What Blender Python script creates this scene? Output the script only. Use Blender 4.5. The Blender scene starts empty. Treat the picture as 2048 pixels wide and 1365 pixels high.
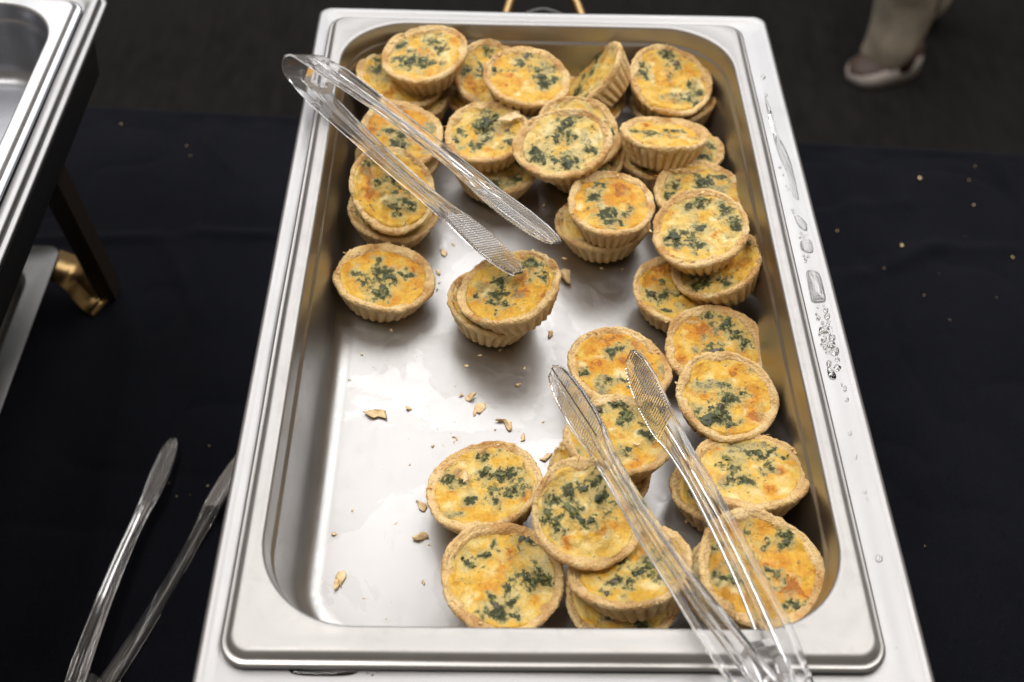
import bpy, math, random
import numpy as np
from mathutils import Matrix, Vector
S = 0.001                      # everything below is written in millimetres
sc = bpy.context.scene
COL = sc.collection

# ------------------------------------------------------------------ camera, world, lamps, exposure
F_PX = 2169.12                 # focal length in pixels of the 2048 px wide photograph
CAM_C = np.array([-34.84, -474.88, 497.04])
CAM_R = (0.689236, -0.0267615, -0.00221547)
cam_d = bpy.data.cameras.new('camera'); cam = bpy.data.objects.new('camera', cam_d); COL.objects.link(cam)
cam_d.sensor_width = 36; cam_d.lens = F_PX/2048*36; cam_d.clip_start = 0.02; cam_d.clip_end = 60
cam.location = Vector(CAM_C)*S; cam.rotation_euler = CAM_R
cam_d.dof.use_dof = True; cam_d.dof.focus_distance = 0.655; cam_d.dof.aperture_fstop = 6.3
sc.camera = cam

w = bpy.data.worlds.new('World'); sc.world = w; w.use_nodes = True
bg = w.node_tree.nodes['Background']; bg.inputs[0].default_value = (1.0, .87, .74, 1); bg.inputs[1].default_value = 0.25

def lamp(x, y, z, sx, sy, watts, col=(1, .97, .93), aim=(0, 0, 0)):
    d = bpy.data.lights.new('ceiling_and_fill_light', 'AREA'); d.shape = 'RECTANGLE'; d.size = sx; d.size_y = sy
    d.energy = watts; d.color = col
    o = bpy.data.objects.new('ceiling_and_fill_light', d); COL.objects.link(o); o.location = (x, y, z)
    o.rotation_euler = (Vector((x, y, z))-Vector(aim)).to_track_quat('Z', 'Y').to_euler()
lamp(-.95, 1.55, 1.95, 1.7, 1.35, 24, (1, .98, .96), (-.95, 1.55, 0))
lamp(.95, 1.55, 1.95, 1.7, 1.35, 24, (1, .98, .96), (.95, 1.55, 0))
lamp(-.95, 3.1, 1.95, 1.7, 1.4, 27, (.97, .98, 1), (-.95, 3.1, 0))
lamp(.95, 3.1, 1.95, 1.7, 1.4, 27, (.97, .98, 1), (.95, 3.1, 0))
lamp(-.7, -.25, 1.95, .8, .8, 24, (1, .96, .90), (-.7, -.25, 0))  # added fill lamp on the near side, only to brighten the tarts
lamp(1.0, .1, 1.95, .8, .8, 18, (1, .96, .90), (1.0, .1, 0))  # second added fill, right of the pan, no known fixture
vs = sc.view_settings
vs.view_transform = 'Standard'; vs.look = 'None'; vs.gamma = 1; vs.exposure = 0.2
cy = sc.cycles
cy.max_bounces = 14; cy.transmission_bounces = 14; cy.transparent_max_bounces = 12; cy.glossy_bounces = 5; cy.diffuse_bounces = 4
cy.use_denoising = True; cy.sample_clamp_indirect = 6

# ------------------------------------------------------------------ helpers
_R = np.array(Matrix.Rotation(CAM_R[2], 3, 'Z') @ Matrix.Rotation(CAM_R[1], 3, 'Y') @ Matrix.Rotation(CAM_R[0], 3, 'X'))
def ray(px, py):
    d = _R @ np.array([(px-1024)/F_PX, -(py-682.5)/F_PX, -1.]); return d
def at(px, py, z):             # where the photograph's pixel meets the height z (mm)
    d = ray(px, py); return CAM_C+d*(z-CAM_C[2])/d[2]
def tag(o, label=None, cat=None, group=None, kind=None):
    if label: o['label'] = label
    if cat: o['category'] = cat
    if group: o['group'] = group
    if kind: o['kind'] = kind
    return o
def empty(name, loc, parent=None):
    o = bpy.data.objects.new(name, None); COL.objects.link(o); o.empty_display_size = .01
    o.location = Vector(loc)*S
    if parent: o.parent = parent
    return o
def mesh_np(name, V, F, smooth=True):       # V in mm, F: list or (n,4)/(n,3) array
    me = bpy.data.meshes.new(name)
    V = np.asarray(V, float)*S
    if isinstance(F, np.ndarray):
        n, k = F.shape
        me.vertices.add(len(V)); me.vertices.foreach_set('co', V.ravel())
        me.loops.add(n*k); me.loops.foreach_set('vertex_index', F.ravel().astype(np.int32))
        me.polygons.add(n); me.polygons.foreach_set('loop_start', np.arange(0, n*k, k, dtype=np.int32))
        me.update(calc_edges=True); me.validate()
    else:
        me.from_pydata(V.tolist(), [], F); me.update()
    me.polygons.foreach_set('use_smooth', [smooth]*len(me.polygons)); me.update()
    return me
def obj(name, me, mat, parent=None, mw=None):
    o = bpy.data.objects.new(name, me); COL.objects.link(o)
    if mat and not me.materials: me.materials.append(mat)
    if parent: o.parent = parent
    if mw is not None: o.matrix_local = mw
    return o
def grid_faces(nr, nc, wrap=True):          # nr rings of nc vertices
    i = np.arange(nr-1)[:, None]; j = np.arange(nc if wrap else nc-1)[None, :]
    a = i*nc+j; b = i*nc+(j+1) % nc
    return np.stack([a, b, b+nc, a+nc], -1).reshape(-1, 4)
# lattice noise, vectorised
_rs = np.random.RandomState(7); _perm = np.concatenate([_rs.permutation(256)]*3); _val = _rs.rand(256)*2-1
def noise3(P, sc_=1.0, seed=0):
    P = np.asarray(P)*sc_+np.array([seed*17.31, seed*5.77, seed*9.13]); i = np.floor(P).astype(int); f = P-i; f = f*f*(3-2*f); i &= 255
    def h(a, b, c): return _val[_perm[_perm[_perm[(i[..., 0]+a) & 255]+((i[..., 1]+b) & 255)]+((i[..., 2]+c) & 255)]]
    x, y, z = f[..., 0], f[..., 1], f[..., 2]
    def mix(a, b, t): return a+(b-a)*t
    return mix(mix(mix(h(0,0,0), h(1,0,0), x), mix(h(0,1,0), h(1,1,0), x), y), mix(mix(h(0,0,1), h(1,0,1), x), mix(h(0,1,1), h(1,1,1), x), y), z)

# ------------------------------------------------------------------ materials
def newmat(name):
    m = bpy.data.materials.new(name); m.use_nodes = True
    nt = m.node_tree; b = nt.nodes['Principled BSDF']; return m, nt, b
class N:
    def __init__(s, nt): s.nt = nt
    def n(s, t, **kw):
        x = s.nt.nodes.new(t)
        for k, v in kw.items(): setattr(x, k, v)
        return x
    def link(s, a, b): s.nt.links.new(a, b)
    def noise(s, vec, scale, detail=4, rough=.55, w=None, dist=0):
        x = s.n('ShaderNodeTexNoise'); x.inputs['Scale'].default_value = scale; x.inputs['Detail'].default_value = detail
        x.inputs['Roughness'].default_value = rough; x.inputs['Distortion'].default_value = dist
        if w is not None: x.noise_dimensions = '4D'; s.link(w, x.inputs['W'])
        s.link(vec, x.inputs['Vector']); return x.outputs['Fac']
    def ramp(s, fac, stops, interp='LINEAR'):
        x = s.n('ShaderNodeValToRGB'); cr = x.color_ramp; cr.interpolation = interp
        while len(cr.elements) < len(stops): cr.elements.new(.5)
        for e, (p, c) in zip(cr.elements, stops):
            e.position = p; e.color = (c, c, c, 1) if isinstance(c, (int, float)) else (*c, 1)
        s.link(fac, x.inputs[0]); return x.outputs[0]
    def mix(s, fac, a, b, mode='MIX'):
        x = s.n('ShaderNodeMix', data_type='RGBA', blend_type=mode)
        if isinstance(fac, (int, float)): x.inputs[0].default_value = fac
        else: s.link(fac, x.inputs[0])
        for i, v in ((6, a), (7, b)):
            if isinstance(v, tuple): x.inputs[i].default_value = (*v, 1)
            else: s.link(v, x.inputs[i])
        return x.outputs[2]
    def math(s, op, a, b=None, c=None):
        x = s.n('ShaderNodeMath', operation=op)
        for i, v in enumerate((a, b, c)):
            if v is None: continue
            if isinstance(v, (int, float)): x.inputs[i].default_value = v
            else: s.link(v, x.inputs[i])
        return x.outputs[0]
    def bump(s, h, strength, dist, normal=None):
        x = s.n('ShaderNodeBump'); x.inputs['Strength'].default_value = strength; x.inputs['Distance'].default_value = dist
        s.link(h, x.inputs['Height'])
        if normal: s.link(normal, x.inputs['Normal'])
        return x.outputs[0]
    def mapped(s, vec, scale=(1, 1, 1), rot=(0, 0, 0)):
        x = s.n('ShaderNodeMapping'); x.inputs['Scale'].default_value = scale; x.inputs['Rotation'].default_value = rot
        s.link(vec, x.inputs['Vector']); return x.outputs[0]

def steel(name, base=(.80, .785, .77), rough=.34, film=0.0, brush_rot=0.0, dull=0.0, stain=0.3):
    m, nt, b = newmat(name); k = N(nt); tc = k.n('ShaderNodeTexCoord').outputs['Object']
    br = k.noise(k.mapped(tc, (9, 700, 60), (0, 0, brush_rot)), 3.0, 5, .7)
    mott = k.noise(tc, 26, 5, .6); big = k.noise(tc, 7, 3, .5)
    r = k.math('MULTIPLY_ADD', k.math('SUBTRACT', br, .5), .10, rough)
    r = k.math('MULTIPLY_ADD', k.math('SUBTRACT', mott, .5), .22, r)
    col = k.mix(k.ramp(mott, [(.35, 0.0), (.75, 1.0)]), tuple(c*(1-.10*stain) for c in base), base)
    col = k.mix(k.math('MULTIPLY', k.ramp(big, [(.52, 0.0), (.8, 1.0)]), stain*.5), col, (base[0]*.80, base[1]*.74, base[2]*.66))
    # small specks and dried spots
    vo = k.n('ShaderNodeTexVoronoi'); vo.inputs['Scale'].default_value = 105; vo.inputs['Randomness'].default_value = 1; k.link(tc, vo.inputs['Vector'])
    spk = k.ramp(vo.outputs['Distance'], [(.035, 1.0), (.06, 0.0)])
    keep = k.ramp(k.noise(tc, 40, 2), [(.55, 0.0), (.6, 1.0)])
    col = k.mix(k.math('MULTIPLY', k.math('MULTIPLY', spk, keep), .65), col, (.22, .19, .17))
    bmp = k.bump(br, .05, .0004)
    if film:                     # a thin film of water and fat with crisp, irregular edges
        sx = k.n('ShaderNodeSeparateXYZ'); k.link(tc, sx.inputs[0]); low = k.math('LESS_THAN', sx.outputs[2], -.058)
        fn = k.noise(tc, 13, 6, .62, dist=.6)
        fm = k.math('MULTIPLY', low, k.ramp(fn, [(.505, 0.0), (.515, 1.0)]))
        r = k.math('MULTIPLY_ADD', fm, -.035*film, r)
        edge = k.math('MULTIPLY', low, k.ramp(fn, [(.49, 0.0), (.508, 1.0), (.518, 1.0), (.55, 0.0)]))
        col = k.mix(k.math('MULTIPLY', fm, .22*film), col, (base[0]*1.25, base[1]*1.25, base[2]*1.25))
        col = k.mix(k.math('MULTIPLY', edge, .05*film), col, (.45, .43, .42))
        sm = k.noise(tc, 60, 6, .7, dist=1.5)
        r = k.math('MULTIPLY_ADD', k.ramp(sm, [(.5, 0.0), (.66, 1.0)]), .06, r)
        bmp = k.bump(fm, .12, .0002, bmp)
    if film:                     # the flange is duller than the drawn well
        sz = k.n('ShaderNodeSeparateXYZ'); k.link(tc, sz.inputs[0]); r = k.math('MULTIPLY_ADD', k.math('GREATER_THAN', sz.outputs[2], -.0016), .15, r)
    b.inputs['Metallic'].default_value = 1-dull
    k.link(col, b.inputs['Base Color']); k.link(r, b.inputs['Roughness']); k.link(bmp, b.inputs['Normal'])
    b.inputs['Anisotropic'].default_value = .3
    return m
M_PAN = steel('pan_steel', base=(.40, .395, .395), film=1.0, rough=.37, stain=.5)
M_FRAME = steel('frame_steel', base=(.37, .37, .38), rough=.46, brush_rot=math.pi/2, stain=.25)
M_LEFTPAN = steel('empty_pan_steel', base=(.50, .51, .53), rough=.28, film=.3)
M_LEFTIN = steel('dark_reflection_steel', base=(.36, .37, .40), rough=.30)  # darker, bluer base paints a dark reflection into the empty well
M_TRAY = steel('tray_steel', base=(.085, .085, .085), rough=.36)
def plain(name, col, rough, metal=0, spec=.5, bumpscale=None, bd=.0005, bs=.3):
    m, nt, b = newmat(name); k = N(nt); tc = k.n('ShaderNodeTexCoord').outputs['Object']
    nz = k.noise(tc, 60, 4)
    k.link(k.mix(k.ramp(nz, [(.3, 0.0), (.7, 1.0)]), tuple(c*.82 for c in col), col), b.inputs['Base Color'])
    b.inputs['Roughness'].default_value = rough; b.inputs['Metallic'].default_value = metal; b.inputs['Specular IOR Level'].default_value = spec
    if bumpscale: k.link(k.bump(k.noise(tc, bumpscale, 4), bs, bd), b.inputs['Normal'])
    return m
M_GOLD = plain('brass', (.40, .265, .115), .34, 1, bumpscale=90, bd=.0003)
M_BLACK = plain('black_enamel', (.012, .011, .011), .5, bumpscale=300)
M_LEG = plain('dark_wood', (.018, .012, .008), .45, bumpscale=120)
M_TROUSER = plain('beige_cotton', (.26, .225, .175), .9, bumpscale=700, spec=.2)
M_SHOE = plain('white_leather', (.50, .45, .42), .55, bumpscale=200)
M_SOCK = plain('brown_leather', (.045, .022, .014), .6)

def cloth_mat():
    m, nt, b = newmat('black_cloth'); k = N(nt); tc = k.n('ShaderNodeTexCoord').outputs['Object']
    nz = k.noise(tc, 9, 5, .6); fine = k.noise(tc, 900, 2, .6)
    c = k.mix(k.ramp(nz, [(.3, 0.0), (.75, 1.0)]), (.0014, .0018, .0038), (.0036, .0041, .0072))
    c = k.mix(k.math('MULTIPLY', k.ramp(fine, [(.45, 0.0), (.7, 1.0)]), .5), c, (.010, .011, .015))
    k.link(c, b.inputs['Base Color']); b.inputs['Roughness'].default_value = .92; b.inputs['Specular IOR Level'].default_value = .07
    b.inputs['Sheen Weight'].default_value = .012; b.inputs['Sheen Roughness'].default_value = .6
    w1 = k.n('ShaderNodeTexWave'); w1.inputs['Scale'].default_value = 420; k.link(tc, w1.inputs['Vector'])
    w2 = k.n('ShaderNodeTexWave', bands_direction='Y'); w2.inputs['Scale'].default_value = 420; k.link(tc, w2.inputs['Vector'])
    k.link(k.bump(k.math('ADD', k.math('MULTIPLY', w1.outputs['Fac'], w2.outputs['Fac']), fine), .25, .0003), b.inputs['Normal'])
    return m
M_CLOTH = cloth_mat()
def carpet_mat():
    m, nt, b = newmat('dark_carpet'); k = N(nt); tc = k.n('ShaderNodeTexCoord').outputs['Object']
    st = k.noise(k.mapped(tc, (30, 9, 1), (0, 0, .15)), 1.2, 6, .8); fine = k.noise(tc, 260, 3, .7); big = k.noise(tc, 3.5, 4, .6)
    c = k.mix(k.ramp(st, [(.35, 0.0), (.7, 1.0)]), (.0035, .0032, .0032), (.0115, .0102, .0098))
    c = k.mix(k.ramp(big, [(.4, 0.0), (.75, .8)]), c, (.011, .010, .011))
    c = k.mix(k.math('MULTIPLY', fine, .6), c, (.011, .010, .0095), 'SCREEN')
    k.link(c, b.inputs['Base Color']); b.inputs['Roughness'].default_value = 1; b.inputs['Specular IOR Level'].default_value = .1
    k.link(k.bump(fine, .8, .004), b.inputs['Normal']); return m
M_CARPET = carpet_mat()

def crust_mat(edge=False):
    m, nt, b = newmat('pastry_crust'); k = N(nt); tc = k.n('ShaderNodeTexCoord').outputs['Object']
    rnd = k.n('ShaderNodeAttribute', attribute_type='OBJECT', attribute_name='seed').outputs['Fac']
    n1 = k.noise(tc, 75, 5, .6, rnd); n2 = k.noise(tc, 380, 4, .65, rnd); n3 = k.noise(tc, 1400, 3, .7, rnd)
    c = k.ramp(n1, [(.25, (.70, .42, .155)), (.46, (.86, .61, .28)), (.72, (.90, .72, .41))])
    c = k.mix(k.ramp(n2, [(.52, 0.0), (.74, .6)]), c, (.80, .62, .37))
    c = k.mix(k.ramp(n2, [(.26, .65), (.42, 0.0)]), c, (.40, .19, .055))
    c = k.mix(k.ramp(n3, [(.34, .35), (.48, 0.0)]), c, (.50, .27, .09))
    c = k.mix(k.ramp(n3, [(.56, 0.0), (.7, .6)]), c, (.86, .70, .45))
    br = k.n('ShaderNodeAttribute', attribute_name='brown').outputs['Fac']
    c = k.mix(k.math('MULTIPLY', br, k.ramp(n2, [(.2, .35), (.6, 1.0)])), c, (.50, .24, .07))
    k.link(c, b.inputs['Base Color']); b.inputs['Roughness'].default_value = .72; b.inputs['Specular IOR Level'].default_value = .3
    b.inputs['Subsurface Weight'].default_value = .12; b.inputs['Subsurface Radius'].default_value = (1, .5, .2); b.inputs['Subsurface Scale'].default_value = .0015
    vo = k.n('ShaderNodeTexVoronoi'); vo.inputs['Scale'].default_value = 620; k.link(tc, vo.inputs['Vector'])
    h = k.math('ADD', k.math('ADD', k.math('MULTIPLY', n2, 1.0), k.math('MULTIPLY', n3, .6)), k.math('MULTIPLY', vo.outputs['Distance'], -.5))
    k.link(k.bump(h, 1.0, .0022), b.inputs['Normal']); return m
M_CRUST = crust_mat()
def filling_mat():
    m, nt, b = newmat('egg_and_spinach_filling'); k = N(nt); tc = k.n('ShaderNodeTexCoord').outputs['Object']
    rnd = k.n('ShaderNodeAttribute', attribute_type='OBJECT', attribute_name='seed').outputs['Fac']
    def A(nm): return k.n('ShaderNodeAttribute', attribute_name=nm).outputs['Fac']
    G, O, P = A('green'), A('brown'), A('pale')
    n1 = k.noise(tc, 95, 5, .62, rnd); n2 = k.noise(tc, 330, 5, .65, rnd, dist=.4); n3 = k.noise(tc, 1200, 3, .7, rnd); nw = k.noise(tc, 150, 4, .6, k.math('ADD', rnd, 5.3), dist=.8)
    tone = k.n('ShaderNodeAttribute', attribute_type='OBJECT', attribute_name='tone').outputs['Fac']
    OL = A('olive'); n0 = k.noise(tc, 42, 3, .5, rnd)
    nt_ = k.math('ADD', n1, k.math('MULTIPLY', k.math('SUBTRACT', tone, .5), .22))
    c = k.ramp(nt_, [(.26, (.74, .62, .32)), (.42, (.72, .52, .16)), (.55, (.70, .42, .050)), (.70, (.58, .27, .020))])
    pm = k.math('ADD', P, k.math('MULTIPLY', k.math('SUBTRACT', nw, .5), 1.5))
    c = k.mix(k.ramp(pm, [(.40, 0.0), (.95, .9)]), c, (.80, .69, .37))
    om = k.math('ADD', O, k.math('MULTIPLY', k.math('SUBTRACT', n2, .5), 1.3))
    om = k.math('ADD', om, k.math('MULTIPLY', k.math('SUBTRACT', n1, .5), .8))
    om = k.math('ADD', om, k.math('MULTIPLY', k.math('SUBTRACT', tone, .5), .35))
    c = k.mix(k.ramp(om, [(.38, 0.0), (.90, .9)]), c, (.60, .245, .014))
    c = k.mix(k.ramp(om, [(.92, 0.0), (1.3, .8)]), c, (.36, .115, .014))
    # herb-grey custard round the leaves, mottled
    gm = k.math('ADD', OL, k.math('MULTIPLY', k.math('SUBTRACT', nw, .5), 1.1))
    c = k.mix(k.ramp(gm, [(.26, 0.0), (.74, .8)]), c, (.43, .37, .17))
    gs = k.math('ADD', gm, k.math('MULTIPLY', k.math('SUBTRACT', n2, .5), 3.4))
    c = k.mix(k.ramp(gs, [(.70, 0.0), (1.05, .8)]), c, (.18, .18, .11))
    gd = k.math('ADD', G, k.math('MULTIPLY', k.math('SUBTRACT', n2, .5), 3.0))
    gd = k.math('ADD', gd, k.math('MULTIPLY', k.math('SUBTRACT', nw, .5), 1.6))
    c = k.mix(k.ramp(gd, [(.44, 0.0), (.66, .85)]), c, (.135, .138, .040))
    c = k.mix(k.ramp(gd, [(.70, 0.0), (.88, .95)]), c, (.030, .036, .008))
    fl = k.math('ADD', nw, k.math('MULTIPLY', k.math('SUBTRACT', n2, .5), 1.2))
    c = k.mix(k.ramp(fl, [(.70, 0.0), (.78, .75)]), c, (.15, .14, .06))
    c = k.mix(k.ramp(n3, [(.60, 0.0), (.74, .25)]), c, (.84, .70, .42))
    c = k.mix(k.ramp(n3, [(.28, .2), (.40, 0.0)]), c, (.45, .22, .04))
    k.link(c, b.inputs['Base Color'])
    k.link(k.ramp(n2, [(.3, .22), (.7, .48)]), b.inputs['Roughness'])
    b.inputs['Specular IOR Level'].default_value = .45
    b.inputs['Subsurface Weight'].default_value = .18; b.inputs['Subsurface Radius'].default_value = (1, .6, .2); b.inputs['Subsurface Scale'].default_value = .0018
    h = k.math('ADD', k.math('MULTIPLY', n2, 1.1), k.math('MULTIPLY', n3, .35))
    k.link(k.bump(h, .9, .0022), b.inputs['Normal']); return m
M_FILL = filling_mat()
def leaf_mat(name, c1, c2, r=.42):
    m, nt, b = newmat(name); k = N(nt); tc = k.n('ShaderNodeTexCoord').outputs['Object']
    n = k.noise(tc, 480, 4, .6)
    k.link(k.ramp(n, [(.35, c1), (.65, c2)]), b.inputs['Base Color']); b.inputs['Roughness'].default_value = r
    k.link(k.bump(n, .7, .0008), b.inputs['Normal']); return m
M_SPIN = leaf_mat('dark_spinach', (.014, .019, .006), (.050, .062, .015))
M_SPIN2 = leaf_mat('olive_spinach', (.055, .068, .014), (.15, .155, .040))
M_MUSH = leaf_mat('brown_mushroom', (.045, .028, .025), (.14, .10, .075))
M_CHEESE = leaf_mat('toasted_cheese', (.50, .17, .025), (.66, .30, .06))
def clear_mat(name, ior, tint, rough=.02, tw=1.0):
    m, nt, b = newmat(name); b.inputs['Base Color'].default_value = (*tint, 1)
    b.inputs['Transmission Weight'].default_value = tw; b.inputs['IOR'].default_value = ior
    k = N(nt); tc = k.n('ShaderNodeTexCoord').outputs['Object']
    k.link(k.ramp(k.noise(tc, 60, 3), [(.4, rough), (.7, rough*2.5)]), b.inputs['Roughness'])
    if ior > 1.4: k.link(k.bump(k.noise(tc, 45, 2), .10, .0006), b.inputs['Normal'])
    return m
M_PLASTIC = clear_mat('clear_plastic', 1.46, (.985, .985, .995), .02, .975)
M_WATER = clear_mat('water', 1.33, (1, 1, 1), 0.0)

# ------------------------------------------------------------------ swept rounded-rectangle sheet metal
def rr_loop(cx, cy_, hx, hy, r, z, n=14, ns=22):
    pts = []
    cs = [(1, 1, 0), (-1, 1, 90), (-1, -1, 180), (1, -1, 270)]
    for i, (sx, sy, a0) in enumerate(cs):
        for k in range(n+1):
            a = math.radians(a0+90*k/n); pts.append((cx+sx*(hx-r)+r*math.cos(a), cy_+sy*(hy-r)+r*math.sin(a), z))
        sx2, sy2, a2 = cs[(i+1) % 4]
        p = pts[-1]; q = (cx+sx2*(hx-r)+r*math.cos(math.radians(a2)), cy_+sy2*(hy-r)+r*math.sin(math.radians(a2)), z)
        for k in range(1, ns): t = k/ns; pts.append((p[0]+(q[0]-p[0])*t, p[1]+(q[1]-p[1])*t, z))
    return np.array(pts)
def sweep(loops, cap=False, wob=0, seed=0):
    V = np.concatenate([rr_loop(*l) for l in loops]); nc = len(V)//len(loops)
    if wob: V[:, 2] += wob*noise3(V, .013, seed); V[:, 0] += wob*.7*noise3(V, .011, seed+1); V[:, 1] += wob*.7*noise3(V, .011, seed+2)
    F = grid_faces(len(loops), nc)
    if cap:
        c = V[-nc:].mean(0); c[2] = V[-nc:, 2].mean(); n0 = len(V)
        # concentric rings so that the floor stays a smooth sheet
        rings = [V[-nc:]*(1-t)+c*t for t in (.25, .5, .75, .9999)]
        V = np.concatenate([V]+rings); F = grid_faces(len(loops)+4, nc)
    return V, F
def sheet(name, loops, mat, parent, cap=False, wob=0, seed=0, thick=0, flip=False, off=(0, 0, 0)):
    V, F = sweep(loops, cap, wob, seed); V = V+np.array(off)
    if flip: F = F[:, ::-1]
    me = mesh_np(name, V, F); o = obj(name, me, mat, parent)
    if thick:
        s = o.modifiers.new('thickness', 'SOLIDIFY'); s.thickness = thick*S; s.offset = -1
    return o

def chafing_dish(origin, frame_in, fx0, fx1, fy0, fy1, label_pan, label_dish, panmat, seed, panshift=(0, 0)):
    ox, oy = origin
    px_, py_ = panshift
    # food pan: curled bead, step, flat flange, rolled lip, ledge, tapered wall, fillet, floor
    cy0 = 1.0+py_; cyi = 5.0+py_
    L = [(px_, cy0, 160.6, 264.6, 13, -7.5), (px_, cy0, 162.2, 266.2, 14, -7), (px_, cy0, 162.8, 266.8, 14, -5.6), (px_, cy0, 162.3, 266.2, 14, -4.3),
         (px_, cy0, 161.0, 265.0, 13, -3.8), (px_, cy0, 159.8, 263.8, 12, -3.9), (px_, cy0, 158.6, 262.6, 11, -3.0), (px_, cy0, 157.4, 261.0, 10, -.9), (px_, cy0, 156.8, 260.2, 9.5, -.3), (px_, cy0+.2, 155.6, 259.0, 9, 0),
         (px_, cy0+2, 153.4, 256.0, 22, -.1), (px_, cyi, 151.4, 253.6, 50, -.1), (px_, cyi, 150.4, 252.6, 50, .15), (px_, cyi, 149.5, 251.7, 50, 0), (px_, cyi, 148.8, 251.0, 50, -.7), (px_, cyi, 148.4, 250.6, 50, -1.8),
         (px_, cyi, 147.0, 249.2, 49, -12.5), (px_, cyi, 146.7, 248.9, 48.5, -13.6), (px_, cyi, 145.9, 248.1, 47.5, -14.4), (px_, cyi, 145.3, 247.5, 46.8, -15.4), (px_, cyi, 145.0, 247.2, 46.4, -17),
         (px_, cyi, 139.6, 241.6, 43, -50), (px_, cyi, 138.4, 240.4, 42, -55.5), (px_, cyi, 135.8, 237.8, 40, -60.3), (px_, cyi, 131.8, 233.8, 37, -63.6), (px_, cyi, 126.5, 228.5, 32, -65), (px_, cyi, 124, 226, 30, -65.1)]
    pan = sheet('food_pan', L, panmat, None, True, .5, seed)
    pan.location = Vector((ox, oy, 0))*S
    tag(pan, label_pan, 'food pan')
    root = empty('chafing_dish', (ox, oy, -270)); tag(root, label_dish, 'chafing dish')
    cx = (fx0+fx1)/2; hx = (fx1-fx0)/2; cyf = (fy0+fy1)/2; hy = (fy1-fy0)/2
    off = (0, 0, 270)
    Lf = [(0, 1, 148, 253, 14, -30), (0, 1, 155, 260, 14, -9.2), (0, 1, 158, 262, 14, -8.3), ((cx*.4), 1, 164, 268, 14, -8.0),
          (cx, cyf, hx-8.5, hy-8.5, 12, -7.6), (cx, cyf, hx-7, hy-7, 11, -6.4), (cx, cyf, hx-3, hy-3, 9, -5.9), (cx, cyf, hx-1.2, hy-1.2, 9, -6.4), (cx, cyf, hx-.2, hy-.2, 9, -7.6), (cx, cyf, hx, hy, 9, -9.5),
          (cx, cyf, hx+.3, hy+.3, 9, -22), (cx, cyf, hx-.6, hy-.6, 9, -23.2), (cx, cyf, hx-3, hy-3, 9, -23.5)]
    sheet('rim_frame', Lf, M_FRAME, root, wob=.5, seed=seed+5, off=off, flip=True)
    Lb = [(cx, cyf, hx-6, hy-6, 14, -20), (cx, cyf, hx-8, hy-8, 14, -28), (cx, cyf, hx-12, hy-12, 16, -68), (cx, cyf, hx-17, hy-17, 18, -72)]
    sheet('body', Lb, M_BLACK, root, True, 0, 0, off=off, flip=True)
    for sx in (-1, 1):
        for sy in (-1, 1):
            tx = cx+sx*(hx-30); ty = cyf+sy*(hy-130); bx = tx-sx*9; by = ty+sy*38
            V = []; 
            for (x, y, z, a, b_) in ((bx, by, -268, 7, 9), (bx, by, -262, 8, 10), (tx, ty, -80, 8, 11), (tx, ty, -70.5, 8, 11)):
                V += [(x-a, y-b_, z), (x+a, y-b_, z), (x+a, y+b_, z), (x-a, y+b_, z)]
            V = np.array(V)+np.array(off); F = [tuple(f) for f in grid_faces(4, 4).tolist()]+[(3, 2, 1, 0), (12, 13, 14, 15)]
            me = mesh_np('leg', V, F, False); obj('leg', me, M_LEG, root)
    return pan, root

# ------------------------------------------------------------------ the setting
def tube(path, radii, n=14, flat=1.0, up=(0, 0, 1), closed_ends=True, seed=None, amp=0):
    path = np.array(path, float); V = []; up = np.array(up, float)
    for i, p_ in enumerate(path):
        t = path[min(i+1, len(path)-1)]-path[max(i-1, 0)]; t /= np.linalg.norm(t)
        a = np.cross(t, up); a /= np.linalg.norm(a); b_ = np.cross(a, t)
        r = radii[i] if hasattr(radii, '__len__') else radii
        for j in range(n):
            th = 2*math.pi*j/n; V.append(p_+a*r*math.cos(th)+b_*r*flat*math.sin(th))
    V = np.array(V)
    if seed is not None: V += amp*np.stack([noise3(V, .02, seed), noise3(V, .02, seed+1), V[:, 0]*0], 1)
    F = [tuple(f) for f in grid_faces(len(path), n).tolist()]
    if closed_ends: F += [tuple(range(n-1, -1, -1)), tuple(range(len(V)-n, len(V)))]
    return V, F
def bez(P, n=24):                # Catmull-Rom through points
    P = [np.array(p_, float) for p_ in P]; P = [2*P[0]-P[1]]+P+[2*P[-1]-P[-2]]; out = []
    m = len(P)-3
    for i in range(m):
        a, b_, c, d = P[i:i+4]
        for k in range(n if i < m-1 else n+1):
            t = k/n; out.append(.5*((2*b_)+(-a+c)*t+(2*a-5*b_+4*c-d)*t*t+(-a+3*b_-3*c+d)*t**3))
    return np.array(out)

FLOOR_Z = -1010
me = mesh_np('carpet_floor', [(-5000, -3000, FLOOR_Z), (5000, -3000, FLOOR_Z), (5000, 7000, FLOOR_Z), (-5000, 7000, FLOOR_Z)], [(0, 1, 2, 3)], False)
tag(obj('carpet_floor', me, M_CARPET), kind='structure')
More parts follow.
